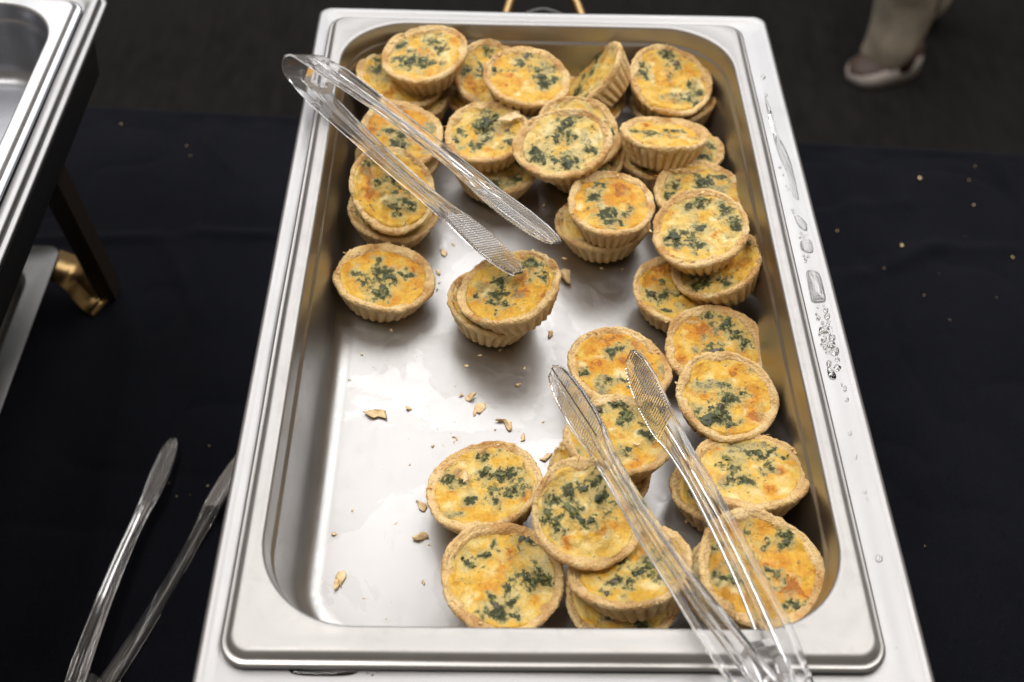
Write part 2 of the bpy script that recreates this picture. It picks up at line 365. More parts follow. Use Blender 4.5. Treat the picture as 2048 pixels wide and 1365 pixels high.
# black tablecloth: top sheet with creases, folded over the far edge and hanging
nx, ny = 600, 430
xs = np.linspace(-1150, 1000, nx)
A, B = at(150, 208, -270), at(2048, 305, -270)      # the far edge of the table
slope = (B[1]-A[1])/(B[0]-A[0]); edge_y = lambda x: A[1]+slope*(x-A[0])
sv = np.linspace(-900, 640, ny)
X, SV = np.meshgrid(xs, sv); EY = edge_y(X)
top = SV <= 0; r = 6.0
Y = np.where(SV < -r, EY+SV, np.where(SV < r*.57, EY-r+(SV+r)*.8, EY+1.5+SV*.03)); Z = np.where(SV < -r, 0, np.where(SV < r, -(SV+r)**2/(4*r), -SV))
P = np.stack([X, SV, X*0], -1)
W = 4.0*noise3(P, .006, 3)+2.4*noise3(P, .016, 4)+.3*noise3(P, .06, 5)
W = W-3.6*(1-np.abs(noise3(P*np.array([1, .5, 1]), .009, 6)))**5-2.6*(1-np.abs(noise3(P, .014, 9)))**6
def crease(x0, y0, x1, y1, a, wd):
    dx, dy = x1-x0, y1-y0; L_ = math.hypot(dx, dy); u = ((X-x0)*dx+(SV+EY-y0)*dy)/L_; v_ = ((X-x0)*-dy+(SV+EY-y0)*dx)/L_
    return 2.2*a*np.exp(-(v_/(1.6*wd))**2)*np.clip((u+20)/40, 0, 1)*np.clip((L_-u+20)/40, 0, 1)
def cr_px(x0, y0, x1, y1, a, wd):
    p_, q = at(x0, y0, -270), at(x1, y1, -270); return crease(p_[0], p_[1], q[0], q[1], a, wd)
for c in [(395, 470, 560, 465, 2.2, 4), (60, 475, 330, 478, 1.8, 4), (420, 222, 418, 320, 2.0, 4), (440, 240, 380, 560, 1.6, 5), (425, 300, 470, 350, 1.5, 3), (330, 480, 400, 640, 1.5, 5), (410, 480, 430, 600, 1.3, 4),
          (280, 620, 180, 1200, 1.8, 5), (1700, 300, 1720, 640, 2.2, 8), (1690, 560, 1900, 480, 2.0, 6), (1830, 495, 2048, 500, 1.5, 5), (1800, 500, 1850, 1000, 1.5, 7), (1990, 320, 2048, 420, 1.8, 5), (1900, 700, 1960, 1200, 1.5, 6), (1640, 420, 1850, 400, 1.2, 6)]:
    W = W+cr_px(*c)
hang = np.clip(SV/200, 0, 1)
Y = Y+np.where(SV > r, 14*hang*np.sin(X*.035+2*noise3(P, .005, 8)), 0)
Z = -270+Z+np.where(SV < r, W, 0)*np.clip(-SV/12, 0, 1)
V = np.stack([X, Y, Z], -1).reshape(-1, 3)
F = grid_faces(ny, nx, False)
tc_ = obj('tablecloth', mesh_np('tablecloth', V, F), M_CLOTH)
tag(tc_, 'black creased cloth covering the table under the steel pans', 'tablecloth')
s_ = tc_.modifiers.new('thickness', 'SOLIDIFY'); s_.thickness = .0008; s_.offset = -1

# ------------------------------------------------------------------ the two chafing dishes
pan, dish = chafing_dish((0, 0), 0, -173, 184.5, -290, 283.5, 'shallow steel pan holding the spinach tarts and two pairs of tongs', 'steel rimmed chafing dish in the middle with water drops along its right edge', M_PAN, 1)
pan2, dish2 = chafing_dish((-521, 14), 0, -178, 171, -284, 284, 'empty steel pan cut off by the left edge of the photo', 'chafing dish at upper left with an empty pan and dark legs', M_LEFTPAN, 11)
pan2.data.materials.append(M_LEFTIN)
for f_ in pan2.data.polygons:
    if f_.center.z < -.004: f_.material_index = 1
# second, lower lip on the left dish
Ll = [(-3.5, 0, 173, 282, 9, -12), (-3.5, 0, 177, 286, 10, -12.5), (-3.5, 0, 178.4, 287.4, 11, -13.3), (-3.5, 0, 178.4, 287.4, 11, -15), (-3.5, 0, 175, 284, 10, -16)]
sheet('lower_lip', Ll, M_FRAME, dish2, off=(0, 0, 270), flip=True)
# brass handle at the back of the middle dish
hb = at(1087, 12, -14)
P_ = bez([(hb[0]-31, 276, -14), (hb[0]-30, 294, -14), (hb[0]-22, 322, -14), (hb[0], 336, -14), (hb[0]+22, 322, -14), (hb[0]+30, 294, -14), (hb[0]+31, 276, -14)], 8)
V, F = tube(P_+np.array([0, 0, 270]), 4.2, 14)
obj('handle', mesh_np('handle', V, F), M_GOLD, dish)
P_ = bez([(hb[0]-21, 278, -17), (hb[0]-16, 292, -17), (hb[0], 301, -17), (hb[0]+16, 292, -17), (hb[0]+21, 278, -17)], 8)
V, F = tube(P_+np.array([0, 0, 270]), 3, 10)
obj('handle_guard', mesh_np('handle_guard', V, F), M_BLACK, dish)

# steel burner tray with brass clip under the left dish
tr = empty('burner_tray', (-520, 60, -270)); tag(tr, 'dull steel tray with a sunken oval and a brass foot, low under the left dish', 'tray')
tx1 = at(123, 492, -232)[0]; ty1 = at(123, 492, -232)[1]
cxx, cyy, hxx, hyy = tx1-90, ty1-230, 90, 230
o_ = (520, -60, 270)
Lt = [(cxx, cyy, hxx-.8, hyy-.8, 11, -233.6), (cxx, cyy, hxx, hyy, 12, -232.6), (cxx, cyy, hxx-.6, hyy-.6, 12, -231.8), (cxx, cyy, hxx-16, hyy-20, 30, -231.8), (cxx, cyy, hxx-17.5, hyy-21.5, 32, -230.8), (cxx, cyy, hxx-19.5, hyy-23.5, 34, -231),
      (cxx, cyy, hxx-22, hyy-26, 36, -234), (cxx, cyy, hxx-28, hyy-32, 38, -246), (cxx, cyy, hxx-36, hyy-40, 36, -250)]
sheet('tray', Lt, M_TRAY, tr, True, .3, 4, off=o_)
# brass foot: a wide strip curling down to the cloth
a0, a1 = at(122, 533, -234), at(194, 600, -266)
dirx = a1-a0; dirx[2] = 0; L_ = np.linalg.norm(dirx[:2]); dirx /= L_; side = np.array([-dirx[1], dirx[0], 0])
prof = bez([(-14, -234.5), (0, -234.5), (9, -235.5), (15, -241), (20, -252), (28, -263), (38, -266.5), (L_+4, -261)], 6)
V = []
for i, (u, z) in enumerate(prof):
    hw = 17 if i < 40 else 17-(i-40)*1.2
    for sgn in (-1, 1):
        for t in (0, 1.6): V.append(a0+dirx*u+side*sgn*max(hw, 4)+np.array([0, 0, z-a0[2]-t]))
V = np.array(V)+np.array(o_); n = len(prof); F = []
for i in range(n-1):
    q = i*4; F += [(q, q+4, q+6, q+2), (q+1, q+3, q+7, q+5), (q, q+1, q+5, q+4), (q+2, q+6, q+7, q+3)]
F += [(0, 2, 3, 1), (n*4-4, n*4-3, n*4-1, n*4-2)]
obj('brass_foot', mesh_np('brass_foot', V, F), M_GOLD, tr)

# ------------------------------------------------------------------ tarts
NT, NF = 168, 28
prof_r = np.array([0, 8, 15, 20, 22.3, 23.4, 24.1, 24.9, 25.8, 26.7, 27.6, 28.5, 29.4, 30.2, 30.9, 31.6, 32.3, 32.9, 33.15, 33.0, 32.4, 31.5, 30.6, 29.9, 29.3, 28.6, 27.9, 27.2, 26.7, 26.0])
prof_z = np.array([-22.3, -22.3, -22.5, -22.6, -22.3, -21.3, -19.8, -18, -16.2, -14.4, -12.6, -10.8, -9, -7.4, -6.0, -4.9, -3.9, -2.9, -1.8, -.7, .05, .4, .25, -.05, -.3, -.8, -1.6, -2.6, -4.0, -6.5])
prof_f = np.array([0, 0, 0, .1, .4, .9, 1, 1, 1, 1, 1, 1, .95, .8, .55, .3, .12, 0, 0, 0, 0, 0, 0, 0, 0, 0, 0, 0, 0, 0])
def shell_mesh(seed, chips, fl=1.0):
    rs = np.random.RandomState(seed); th = np.arange(NT)*2*math.pi/NT
    R_ = prof_r[:, None]*np.ones(NT); Z_ = prof_z[:, None]*np.ones(NT)
    rib = np.abs(np.sin(NF*th/2+rs.rand()*6))**.8
    R_ = R_+prof_f[:, None]*(rib-.55)*2.5*fl
    cs = np.stack([np.cos(th)*2, np.sin(th)*2, th*0], -1)
    up = np.clip((Z_+16)/14, 0, 1)
    R_ += up*(1.3*noise3(cs, .8, seed+1)+.4*noise3(cs, 3.2, seed+2)+.22*noise3(cs, 7, seed+14))
    Z_ += up**2*(1.2*noise3(cs, .9, seed+3)+.45*noise3(cs, 4.5, seed+4)+.25*noise3(cs, 10, seed+15))
    # fold lines of the dough inside the rim
    ins = np.zeros(len(prof_r)); ins[23:29] = (.2, .6, .9, 1, .8, .4)
    gro = np.zeros(len(prof_r)); gro[22:26] = (.35, 1, .9, .3)
    Z_ -= gro[:, None]*np.clip(.35+noise3(cs, 1.4, seed+17), 0, 1)*1.1
    R_ -= ins[:, None]*np.clip(noise3(cs, 1.7, seed+5), -.2, 1)*2.6
    Z_ += ins[:, None]*noise3(cs, 2.3, seed+6)*.7
    for (a, wdt, dep) in chips:
        g = np.exp(-((np.angle(np.exp(1j*(th-a))))/wdt)**2)*np.clip(.8+.8*noise3(cs, 9, seed+9), 0, 1.5)
        m_ = np.clip((Z_+5)/4, 0, 1); Z_ -= m_*g*dep; R_ -= np.clip((R_-29)/4, 0, 1)*g*dep*.5
    sq = 1+.03*rs.randn(); R_ *= 1+.022*np.sin(3*th+rs.rand()*6)*rs.rand()+.03*np.clip(noise3(cs, .5, seed+19), -1, .3)
    V = np.stack([R_*np.cos(th)*sq, R_*np.sin(th)/sq, Z_], -1).reshape(-1, 3)
    nrm = V*np.array([1, 1, .3]); nrm /= np.linalg.norm(nrm, axis=1, keepdims=True)+1e-9
    amt = .22+.16*(V[:, 2] > -5)
    V += nrm*(noise3(V, .5, seed+7)*amt+noise3(V, 1.0, seed+8)*.26+(np.abs(noise3(V, .33, seed+18))-.2)*-.45)[:, None]
    V[:, 2] += (noise3(V, .9, seed+10)*.30)*(V[:, 2] > -20)
    F = grid_faces(len(prof_r), NT)
    me = mesh_np('crust', V, F)
    rim = np.clip((V[:, 2]+3.5)/3, 0, 1)
    br = np.clip(1.1*noise3(V, .09, seed+12)+.12, 0, 1)*.9*(.4+.6*rim)+np.clip(noise3(V, .35, seed+13)-.35, 0, 1)*1.2*rim
    br += (.75*(1-rib)[None, :]*prof_f[:, None]).reshape(-1)
    at_ = me.attributes.new('brown', 'FLOAT', 'POINT'); at_.data.foreach_set('value', np.clip(br, 0, 1).astype(np.float32))
    return me
NR, NA = 46, 140
def fill_z(x, y, seed, greens):
    P = np.stack([x, y, x*0], -1); r_ = np.hypot(x, y)
    z = -3.0+1.0*noise3(P, .09, seed+20)+1.05*noise3(P, .22, seed+21)+.45*noise3(P, .8, seed+22)+.10*noise3(P, 1.7, seed+23)
    z = z+(.9*math.sin(seed*1.7))*(1-(r_/29)**2)+.5*math.sin(seed*.9)
    for (gx, gy, gr) in greens:
        z += .95*np.exp(-((x-gx)**2+(y-gy)**2)/(gr*gr))*(.7+.6*noise3(P, .9, seed+24))
    return z+1.3*np.clip((r_-22)/5, 0, 1)**2-2.2*np.clip((r_-28)/2, 0, 1)
def fill_mesh(seed, G, O, Pl):
    rr = (np.linspace(0, 1, NR)**.85*30)[:, None]*np.ones(NA); th = np.arange(NA)*2*math.pi/NA
    x = rr*np.cos(th); y = rr*np.sin(th); z = fill_z(x, y, seed, G)
    V = np.stack([x, y, z], -1).reshape(-1, 3); me = mesh_np('filling', V, grid_faces(NR, NA))
    def field(L, k=1.0, warp=1.6):
        wx = V[:, 0]+warp*noise3(V, .22, seed+30); wy = V[:, 1]+warp*noise3(V, .22, seed+31); f = np.zeros(len(V))
        for (a, b_, c) in L: f = np.maximum(f, np.exp(-((wx-a)**2+(wy-b_)**2)/(k*c*c)))
        f *= .85+.5*noise3(V, .12, seed+33)
        return f
    for nm, f in (('green', field(G, 3.6, 4.2)), ('olive', np.maximum(field(G, 9, 5), np.clip(noise3(V, .075, seed+40)-.3, 0, 1)*1.4)), ('brown', field(O, 2.2, 3)), ('pale', field(Pl, 1.6, 3))):
        a_ = me.attributes.new(nm, 'FLOAT', 'POINT'); a_.data.foreach_set('value', f.astype(np.float32))
    return me
def scrap_mesh(seed, rad, hgt=1.0):          # a crumpled scrap of cooked leaf
    rs = np.random.RandomState(seed); n = 13; m = 5
    th = np.arange(n)*2*math.pi/n; out = rad*(.45+.75*rs.rand(n)); asp = .55+.45*rs.rand(); rot = rs.rand()*6.28
    V = []
    for i in range(m):
        t = (i+.0)/(m-1); rr = out*(t*.9+.1)
        x = rr*np.cos(th); y = rr*np.sin(th)*asp
        z = hgt*(.55*(1-t**3)-.35*t)
        V.append(np.stack([x*math.cos(rot)-y*math.sin(rot), x*math.sin(rot)+y*math.cos(rot), z+th*0], -1))
    V = np.concatenate(V); V[:, 2] += (.55*noise3(V, .9, seed)+.35*noise3(V, 2.1, seed+1))*hgt
    F = [tuple(f) for f in grid_faces(m, n)[:, ::-1].tolist()]+[tuple(range(n))]
    return mesh_np('spinach_piece', V, F)
SCR = [scrap_mesh(900+i, 1.0, .33) for i in range(14)]
SCR2 = [s.copy() for s in SCR]; SCR3 = [s.copy() for s in SCR]
for s in SCR: s.materials.append(M_SPIN)
for s in SCR2: s.materials.append(M_SPIN2)
for s in SCR3: s.materials.append(M_MUSH)
def shred_mesh(seed):
    rs = np.random.RandomState(seed); P_ = bez([(0, 0, -.6), (1.3, .5*rs.randn(), .5), (2.6, .8*rs.randn(), .9), (3.8+rs.rand(), rs.randn(), .5+rs.rand())], 4)
    V, F = tube(P_, np.linspace(.55, .22, len(P_)), 6); return mesh_np('cheese_shred', V, F)
SHR = [shred_mesh(40+i) for i in range(6)]
for s in SHR: s.materials.append(M_CHEESE)

def crumb_mesh(seed, rad, flat=.45, asp=.7):
    rs = np.random.RandomState(seed); n, m = 14, 7; V = []
    for i in range(m):
        ph = math.pi*i/(m-1)-math.pi/2
        for j in range(n):
            th = 2*math.pi*j/n; V.append((math.cos(ph)*math.cos(th), math.cos(ph)*math.sin(th)*asp, math.sin(ph)*flat))
    V = np.array(V)*rad; V += np.stack([noise3(V, 1.1/rad, seed+i) for i in range(3)], -1)*rad*np.array([.75, .75, .3])
    V += np.stack([noise3(V, 3.0/rad, seed+i+4) for i in range(3)], -1)*rad*.16
    me = mesh_np('pastry_crumb', V, grid_faces(m, n)); a_ = me.attributes.new('brown', 'FLOAT', 'POINT'); return me
CR = [crumb_mesh(700+i, 1.0, .20+.10*(i % 3), .5+.14*(i % 4)) for i in range(9)]
FLK = [c.copy() for c in CR[:6]]
for c in FLK: c.materials.append(M_CRUST)

# name, cx, cy, major, minor, angle, rim height, label, green spots, browned spots, pale spots (pixels of the photograph), chips
TARTS = [
("", 822,187,168,0,0,-42, 'lowest tart of the far left stack, mostly hidden in shadow', [], [], [], []),
("", 804,149,175,115,-10,-25, 'tart under the topmost one in the far left corner of the pan', [(753,120,8),(756,143,8),(768,137,9),(745,135,6)], [(791,172,10),(775,185,8)], [(770,158,8)], []),
("", 848,104,176,106,12,-5, 'topmost tart of the stack in the far left corner, green along its near edge', [(806,86,8),(867,83,9),(882,96,6),(821,123,12),(847,125,12),(797,117,7),(864,128,8),(900,66,6)], [(862,111,10),(911,81,8)], [(820,100,12),(890,105,14),(850,72,14)], []),
("", 978,188,164,0,0,-42, 'low tart in shadow beneath the second far pile from the left', [], [], [], []),
("", 988,152,168,130,-30,-24, 'browned tart leaning behind the tart on top of the far middle pile', [(973,99,6),(961,131,7)], [(930,150,12),(950,184,10),(945,165,9)], [], []),
("", 1054,152,172,115,-10,-8, 'topmost tart of the far middle pile, orange at its left', [(988,139,6),(1039,128,7),(1073,137,8),(1084,152,7),(1114,137,6),(1090,166,8),(1108,164,6),(1055,111,7)], [(996,117,8),(1037,161,10),(1011,187,8),(1020,150,7)], [(1060,172,16),(1020,120,8)], []),
("", 1172,196,164,0,0,-42, 'tart lying low behind the one standing on edge', [(1150,150,7),(1165,158,6)], [], [], []),
("", 1181,152,172,50,48,-24, 'tart standing on its edge near the far wall showing fluted crust', [(1197,118,6),(1207,106,5),(1160,150,5)], [(1180,135,8)], [(1170,150,8)], []),
("", 1348,195,168,105,5,-42, 'lower tart of the pair in the far right corner', [(1420,205,6)], [], [], []),
("", 1342,157,178,128,-25,-21, 'upper tart of the pair in the far right corner with a cracked near edge', [(1329,107,8),(1281,129,6),(1287,147,7),(1351,131,8),(1339,149,5),(1377,199,8),(1377,166,6),(1400,189,6)], [(1322,170,8),(1340,160,7)], [(1402,168,9),(1305,125,8),(1350,185,10)], [(-2.2,.3,2.0)]),
("", 797,305,174,0,0,-42, 'low tart mostly hidden under the orange one beneath the far tongs handle', [], [], [], []),
("", 803,265,182,120,-5,-21, 'very orange browned tart seen through the far tongs handle', [(783,263,9),(791,285,7),(806,290,7),(800,272,6)], [(812,225,22),(780,231,16),(856,246,14),(740,250,16),(830,275,12),(760,235,12)], [(825,240,8)], []),
("", 787,417,182,125,-5,-42, 'lower tart of the pair at the left wall above the lone tart', [(712,430,6)], [(740,450,9)], [], []),
("", 787,377,188,162,-35,-19, 'tilted upper tart at the left wall crossed by the far tongs', [(756,363,8),(791,357,9),(799,377,7),(791,416,9),(822,410,7),(725,325,7)], [(826,313,12),(733,342,14),(742,386,13),(848,448,8),(815,430,7),(735,365,10)], [(769,398,13),(774,336,14),(805,395,8)], [(-2.5,.35,1.5)]),
("", 992,328,164,0,0,-42, 'low tart half hidden behind the far tongs paddles', [], [(1030,350,10)], [], []),
("", 973,262,168,118,5,-21, 'tart with a big dark leaf, between the far tongs and the middle pile', [(973,246,15),(960,250,10),(985,240,10),(954,254,8),(923,263,6),(911,281,8),(976,278,5),(1020,287,6),(955,292,7),(1015,262,6)], [(996,269,8),(979,298,9),(1005,255,8)], [(930,245,14),(970,272,9),(990,290,6)], [(.9,.5,2.0)]),
("", 1165,312,164,0,0,-42, 'lowest tart under the big pale one in the middle of the pan', [], [], [], []),
("", 1163,260,166,130,-35,-24, 'tart wedged behind the big pale one, rim showing at its far side', [(1219,246,6),(1222,269,8),(1224,258,6)], [(1178,225,9),(1190,235,6)], [], []),
("", 1125,284,186,146,10,-8, 'big pale yellow tart tilted on the central pile with green round its near side', [(1131,243,9),(1143,246,7),(1114,275,10),(1137,269,8),(1076,313,11),(1067,295,7),(1111,325,10),(1137,328,10),(1178,301,9),(1190,304,7),(1120,258,7),(1090,320,7)], [(1163,313,7),(1146,284,8),(1170,320,6)], [(1070,278,16),(1193,278,14),(1085,265,10),(1160,265,9)], [(-.6,.45,1.6)]),
("", 1318,303,164,0,0,-44, 'tart in shadow right under the sideways tilted one', [], [], [], []),
("", 1364,290,162,100,-15,-33, 'tart behind the sideways tilted one, rim showing at the right wall', [(1406,315,6)], [], [(1415,290,8)], []),
("", 1327,264,178,57,-8,-22, 'tart tilted away from us, its fluted side facing front, near the right wall', [(1303,266,9),(1348,266,9),(1274,260,7),(1387,260,6),(1330,262,6)], [(1293,250,7),(1320,255,7)], [(1370,272,10)], []),
("", 1396,380,188,124,-8,-32, 'tart with a yellow lump, partly covered by the one with a folded rim', [(1442,357,8),(1348,366,7),(1406,366,11),(1395,352,8),(1339,389,8),(1420,360,10),(1450,345,6)], [(1377,363,13),(1358,376,6)], [(1335,350,12),(1435,380,9)], []),
("", 1360,580,172,125,-20,-42, 'lowest tart at the right, deep orange at its left side', [(1358,593,6)], [(1319,540,18),(1326,571,14),(1310,560,14),(1335,590,10)], [(1350,600,8)], []),
("", 1435,527,190,118,20,-28, 'tart under the folded rim one with dark green by its near edge', [(1386,550,9),(1397,573,9),(1418,571,8),(1446,561,8),(1499,487,8),(1408,560,7)], [(1477,533,12),(1460,545,8)], [(1440,552,8)], []),
("", 1398,453,200,148,8,-9, 'topmost tart at the right wall with dark leaf at its far side and purple bits', [(1393,405,13),(1405,410,8),(1451,421,9),(1467,450,9),(1400,460,7),(1348,473,12),(1377,479,9),(1397,495,7),(1460,437,6),(1365,462,6)], [(1432,469,8),(1313,440,8),(1345,425,7),(1420,485,8)], [(1420,500,12),(1340,440,14),(1430,440,8),(1470,480,9)], []),
("", 1205,440,182,118,0,-42, 'lower tart of the pair right of the far tongs paddles', [(1118,455,6)], [], [], []),
("", 1221,404,184,120,-5,-20, 'bright orange upper tart of the pair right of the far tongs paddles', [(1200,369,6),(1193,395,8),(1177,418,5),(1210,424,8),(1197,434,5),(1255,424,7),(1213,444,8),(1239,445,5),(1232,430,5)], [(1268,369,11),(1229,392,20),(1152,389,12),(1240,375,16),(1268,398,14)], [(1210,410,9),(1185,380,6),(1240,415,6)], []),
("", 767,551,198,143,-5,-42, 'lone tart at the left wall with dark green in its centre', [(769,550,12),(781,556,9),(751,547,8),(718,547,8),(728,568,8),(757,524,6),(766,574,9),(751,583,8),(766,590,7),(813,550,7),(760,489,5),(738,556,6)], [(830,524,18),(804,504,16),(781,600,10),(830,565,12),(728,515,12),(705,560,8)], [(745,575,8),(790,590,9)], [(.25,.25,1.4)]),
("", 990,603,187,128,-10,-42, 'lower tart of the stack the far tongs rest on', [(930,560,5)], [(945,610,8)], [], []),
("", 1017,572,208,143,22,-20, 'tilted upper tart with one far tongs paddle resting on it', [(999,561,10),(1006,589,10),(1012,606,9),(1059,533,9),(1074,548,8),(1091,548,6),(953,594,7),(986,612,6),(994,625,4),(1002,575,7)], [(968,571,12),(1035,589,14),(959,530,12),(1044,562,12),(975,600,8),(1050,580,9)], [(1050,507,12),(975,585,9),(1085,520,8)], [(.9,.3,1.2)]),
("", 1432,694,202,170,-20,-42, 'strongly browned tart with one round dark leaf at its far edge', [(1420,631,9),(1453,652,9),(1488,680,9),(1470,670,8),(1418,691,7),(1425,705,10),(1440,700,7),(1455,640,6)], [(1397,652,24),(1361,719,14),(1382,670,16),(1430,660,10),(1400,700,10)], [(1450,690,9),(1500,650,8)], []),
("", 1455,787,212,170,-25,-24, 'tart with the biggest dark spinach patch, leaning by the right wall', [(1404,842,16),(1432,832,13),(1418,836,12),(1453,800,12),(1456,772,7),(1460,849,9),(1425,814,9),(1484,786,6),(1440,815,9),(1385,838,8)], [(1386,775,12),(1425,793,14),(1502,797,24),(1467,740,10),(1510,830,16),(1410,790,10)], [(1425,755,16),(1470,765,12),(1400,815,7)], []),
("", 1239,729,212,150,-15,-42, 'browned tart under the tip of the near tongs by the open pan floor', [(1221,705,8),(1242,695,8),(1231,700,7),(1171,747,9),(1214,758,7),(1277,712,5),(1256,768,6),(1228,708,6)], [(1221,677,20),(1277,691,14),(1196,733,14),(1250,720,10),(1180,700,10),(1290,745,9)], [(1240,750,16),(1195,760,9)], []),
("", 1203,938,205,0,0,-42, 'crumbling low tart mostly hidden under the near tongs', [], [(1120,905,8)], [], [(2.6,.5,3)]),
("", 1235,867,218,160,-5,-21, 'tart with two dark leaves and a loose flake, between the near tongs arms', [(1191,818,12),(1238,807,11),(1225,803,9),(1252,828,12),(1259,898,8),(1302,869,6),(1287,851,6),(1273,811,7),(1240,838,7),(1250,905,6)], [(1210,846,10),(1277,930,16),(1242,870,9),(1319,884,14),(1220,870,9),(1295,910,9),(1250,935,9)], [(1225,858,9),(1280,870,12),(1265,845,8)], []),
("", 967,968,234,172,15,-38, 'tart at the edge of the bare pan floor with purple black bits', [(911,916,7),(955,911,6),(970,916,6),(901,958,9),(995,951,13),(1019,951,11),(975,944,9),(1032,975,10),(1016,988,7),(989,982,12),(945,1002,8),(925,960,6),(1000,965,8)], [(877,1002,16),(867,1029,10),(1006,982,6),(900,985,10),(950,1010,8)], [(930,930,14),(950,990,12),(1035,945,10),(975,930,10)], [(-1.2,.4,1.6)]),
("", 1245,1182,230,0,0,-42, 'lowest tart at the near side under the fluted one', [], [(1150,1190,9)], [], []),
("", 1262,1128,238,166,12,-21, 'tart at the near side showing its fluted wall, crossed by the near tongs', [(1319,1120,11),(1299,1130,12),(1282,1143,11),(1258,1163,8),(1272,1150,9),(1228,1163,8),(1248,1175,6),(1319,1157,8),(1251,1123,6),(1211,1184,5),(1306,1145,8)], [(1330,1137,8),(1289,1103,14),(1211,1133,10),(1330,1105,9)], [(1215,1165,9),(1290,1170,9),(1240,1190,8)], []),
("", 1006,1150,256,220,-20,-32, 'large tart nearest to us beside the bare pan floor', [(975,1106,9),(925,1116,8),(945,1130,9),(1043,1076,10),(1056,1083,8),(1049,1153,14),(1080,1153,11),(1066,1163,12),(992,1211,12),(1002,1224,9),(1036,1234,8),(965,1234,6),(1016,1173,7),(935,1122,7),(1028,1200,6)], [(979,1173,18),(999,1143,18),(1019,1110,14),(1066,1194,9),(928,1238,10),(900,1150,9),(990,1120,9)], [(1090,1116,16),(911,1163,12),(960,1060,16),(1090,1190,10),(940,1200,14)], []),
("", 1178,1023,236,218,-45,-12, 'tart with olive leaf strips, tilted against the others under the near tongs', [(1110,995,10),(1140,985,9),(1093,1029,9),(1113,1042,9),(1140,1019,12),(1117,1059,7),(1198,961,10),(1231,1008,6),(1218,1024,6),(1167,978,8),(1198,995,7),(1179,1042,8),(1157,1039,10),(1100,1045,7)], [(1157,928,12),(1251,1025,18),(1204,1059,18),(1137,1083,12),(1100,1052,5),(1154,998,6),(1180,1085,12),(1230,1050,14)], [(1150,960,12),(1135,1065,9),(1175,1010,9)], []),
("", 1455,972,218,152,-10,-42, 'lower tart of the pair at the right wall near the near tongs', [(1392,990,9)], [(1400,1005,8)], [], []),
("", 1500,937,238,160,-8,-21, 'bright upper tart of the pair at the right wall near the near tongs', [(1452,916,9),(1468,936,8),(1500,904,9),(1520,906,8),(1535,926,9),(1468,960,9),(1488,960,9),(1543,902,6),(1575,912,5),(1440,925,6),(1480,965,7)], [(1500,868,14),(1559,940,18),(1520,980,14),(1420,952,12),(1551,996,7),(1590,930,9),(1430,895,12)], [(1550,885,14),(1505,930,10),(1475,890,10)], [(1.1,.3,1.3)]),
("", 1485,1167,228,0,0,-42, 'lower tart in the near right corner of the pan', [], [], [], []),
("", 1523,1134,262,230,-35,-15, 'upper tart in the near right corner, orange with blue black leaf bits', [(1440,1091,9),(1468,1153,12),(1575,1083,10),(1567,1095,7),(1555,1151,7),(1575,1151,5),(1535,1075,8),(1500,1063,7),(1587,1207,8),(1575,1215,7),(1440,1159,6),(1565,1070,6)], [(1559,1119,24),(1603,1135,10),(1599,1179,16),(1527,1099,16),(1540,1130,16),(1580,1165,9)], [(1560,1175,16),(1480,1190,14),(1500,1085,10)], []),
]
def tart_pose(cx, cy_, a, b_, ang, z):
    P = at(cx, cy_, z); v = P-CAM_C; d = np.linalg.norm(v); v = v/d
    depth = -((P-CAM_C)@_R)[2]; D = a/F_PX*depth
    if not b_: return P, D, np.array([0, 0, 1.])
    c = min(1, b_/a); s_n = (1-c*c)**.5; t = math.radians(ang+90)
    u = _R@np.array([math.cos(t), math.sin(t), 0]); u -= u@v*v; u /= np.linalg.norm(u)
    return P, D, max([-v*c+u*s_n, -v*c-u*s_n], key=lambda q: q[2])
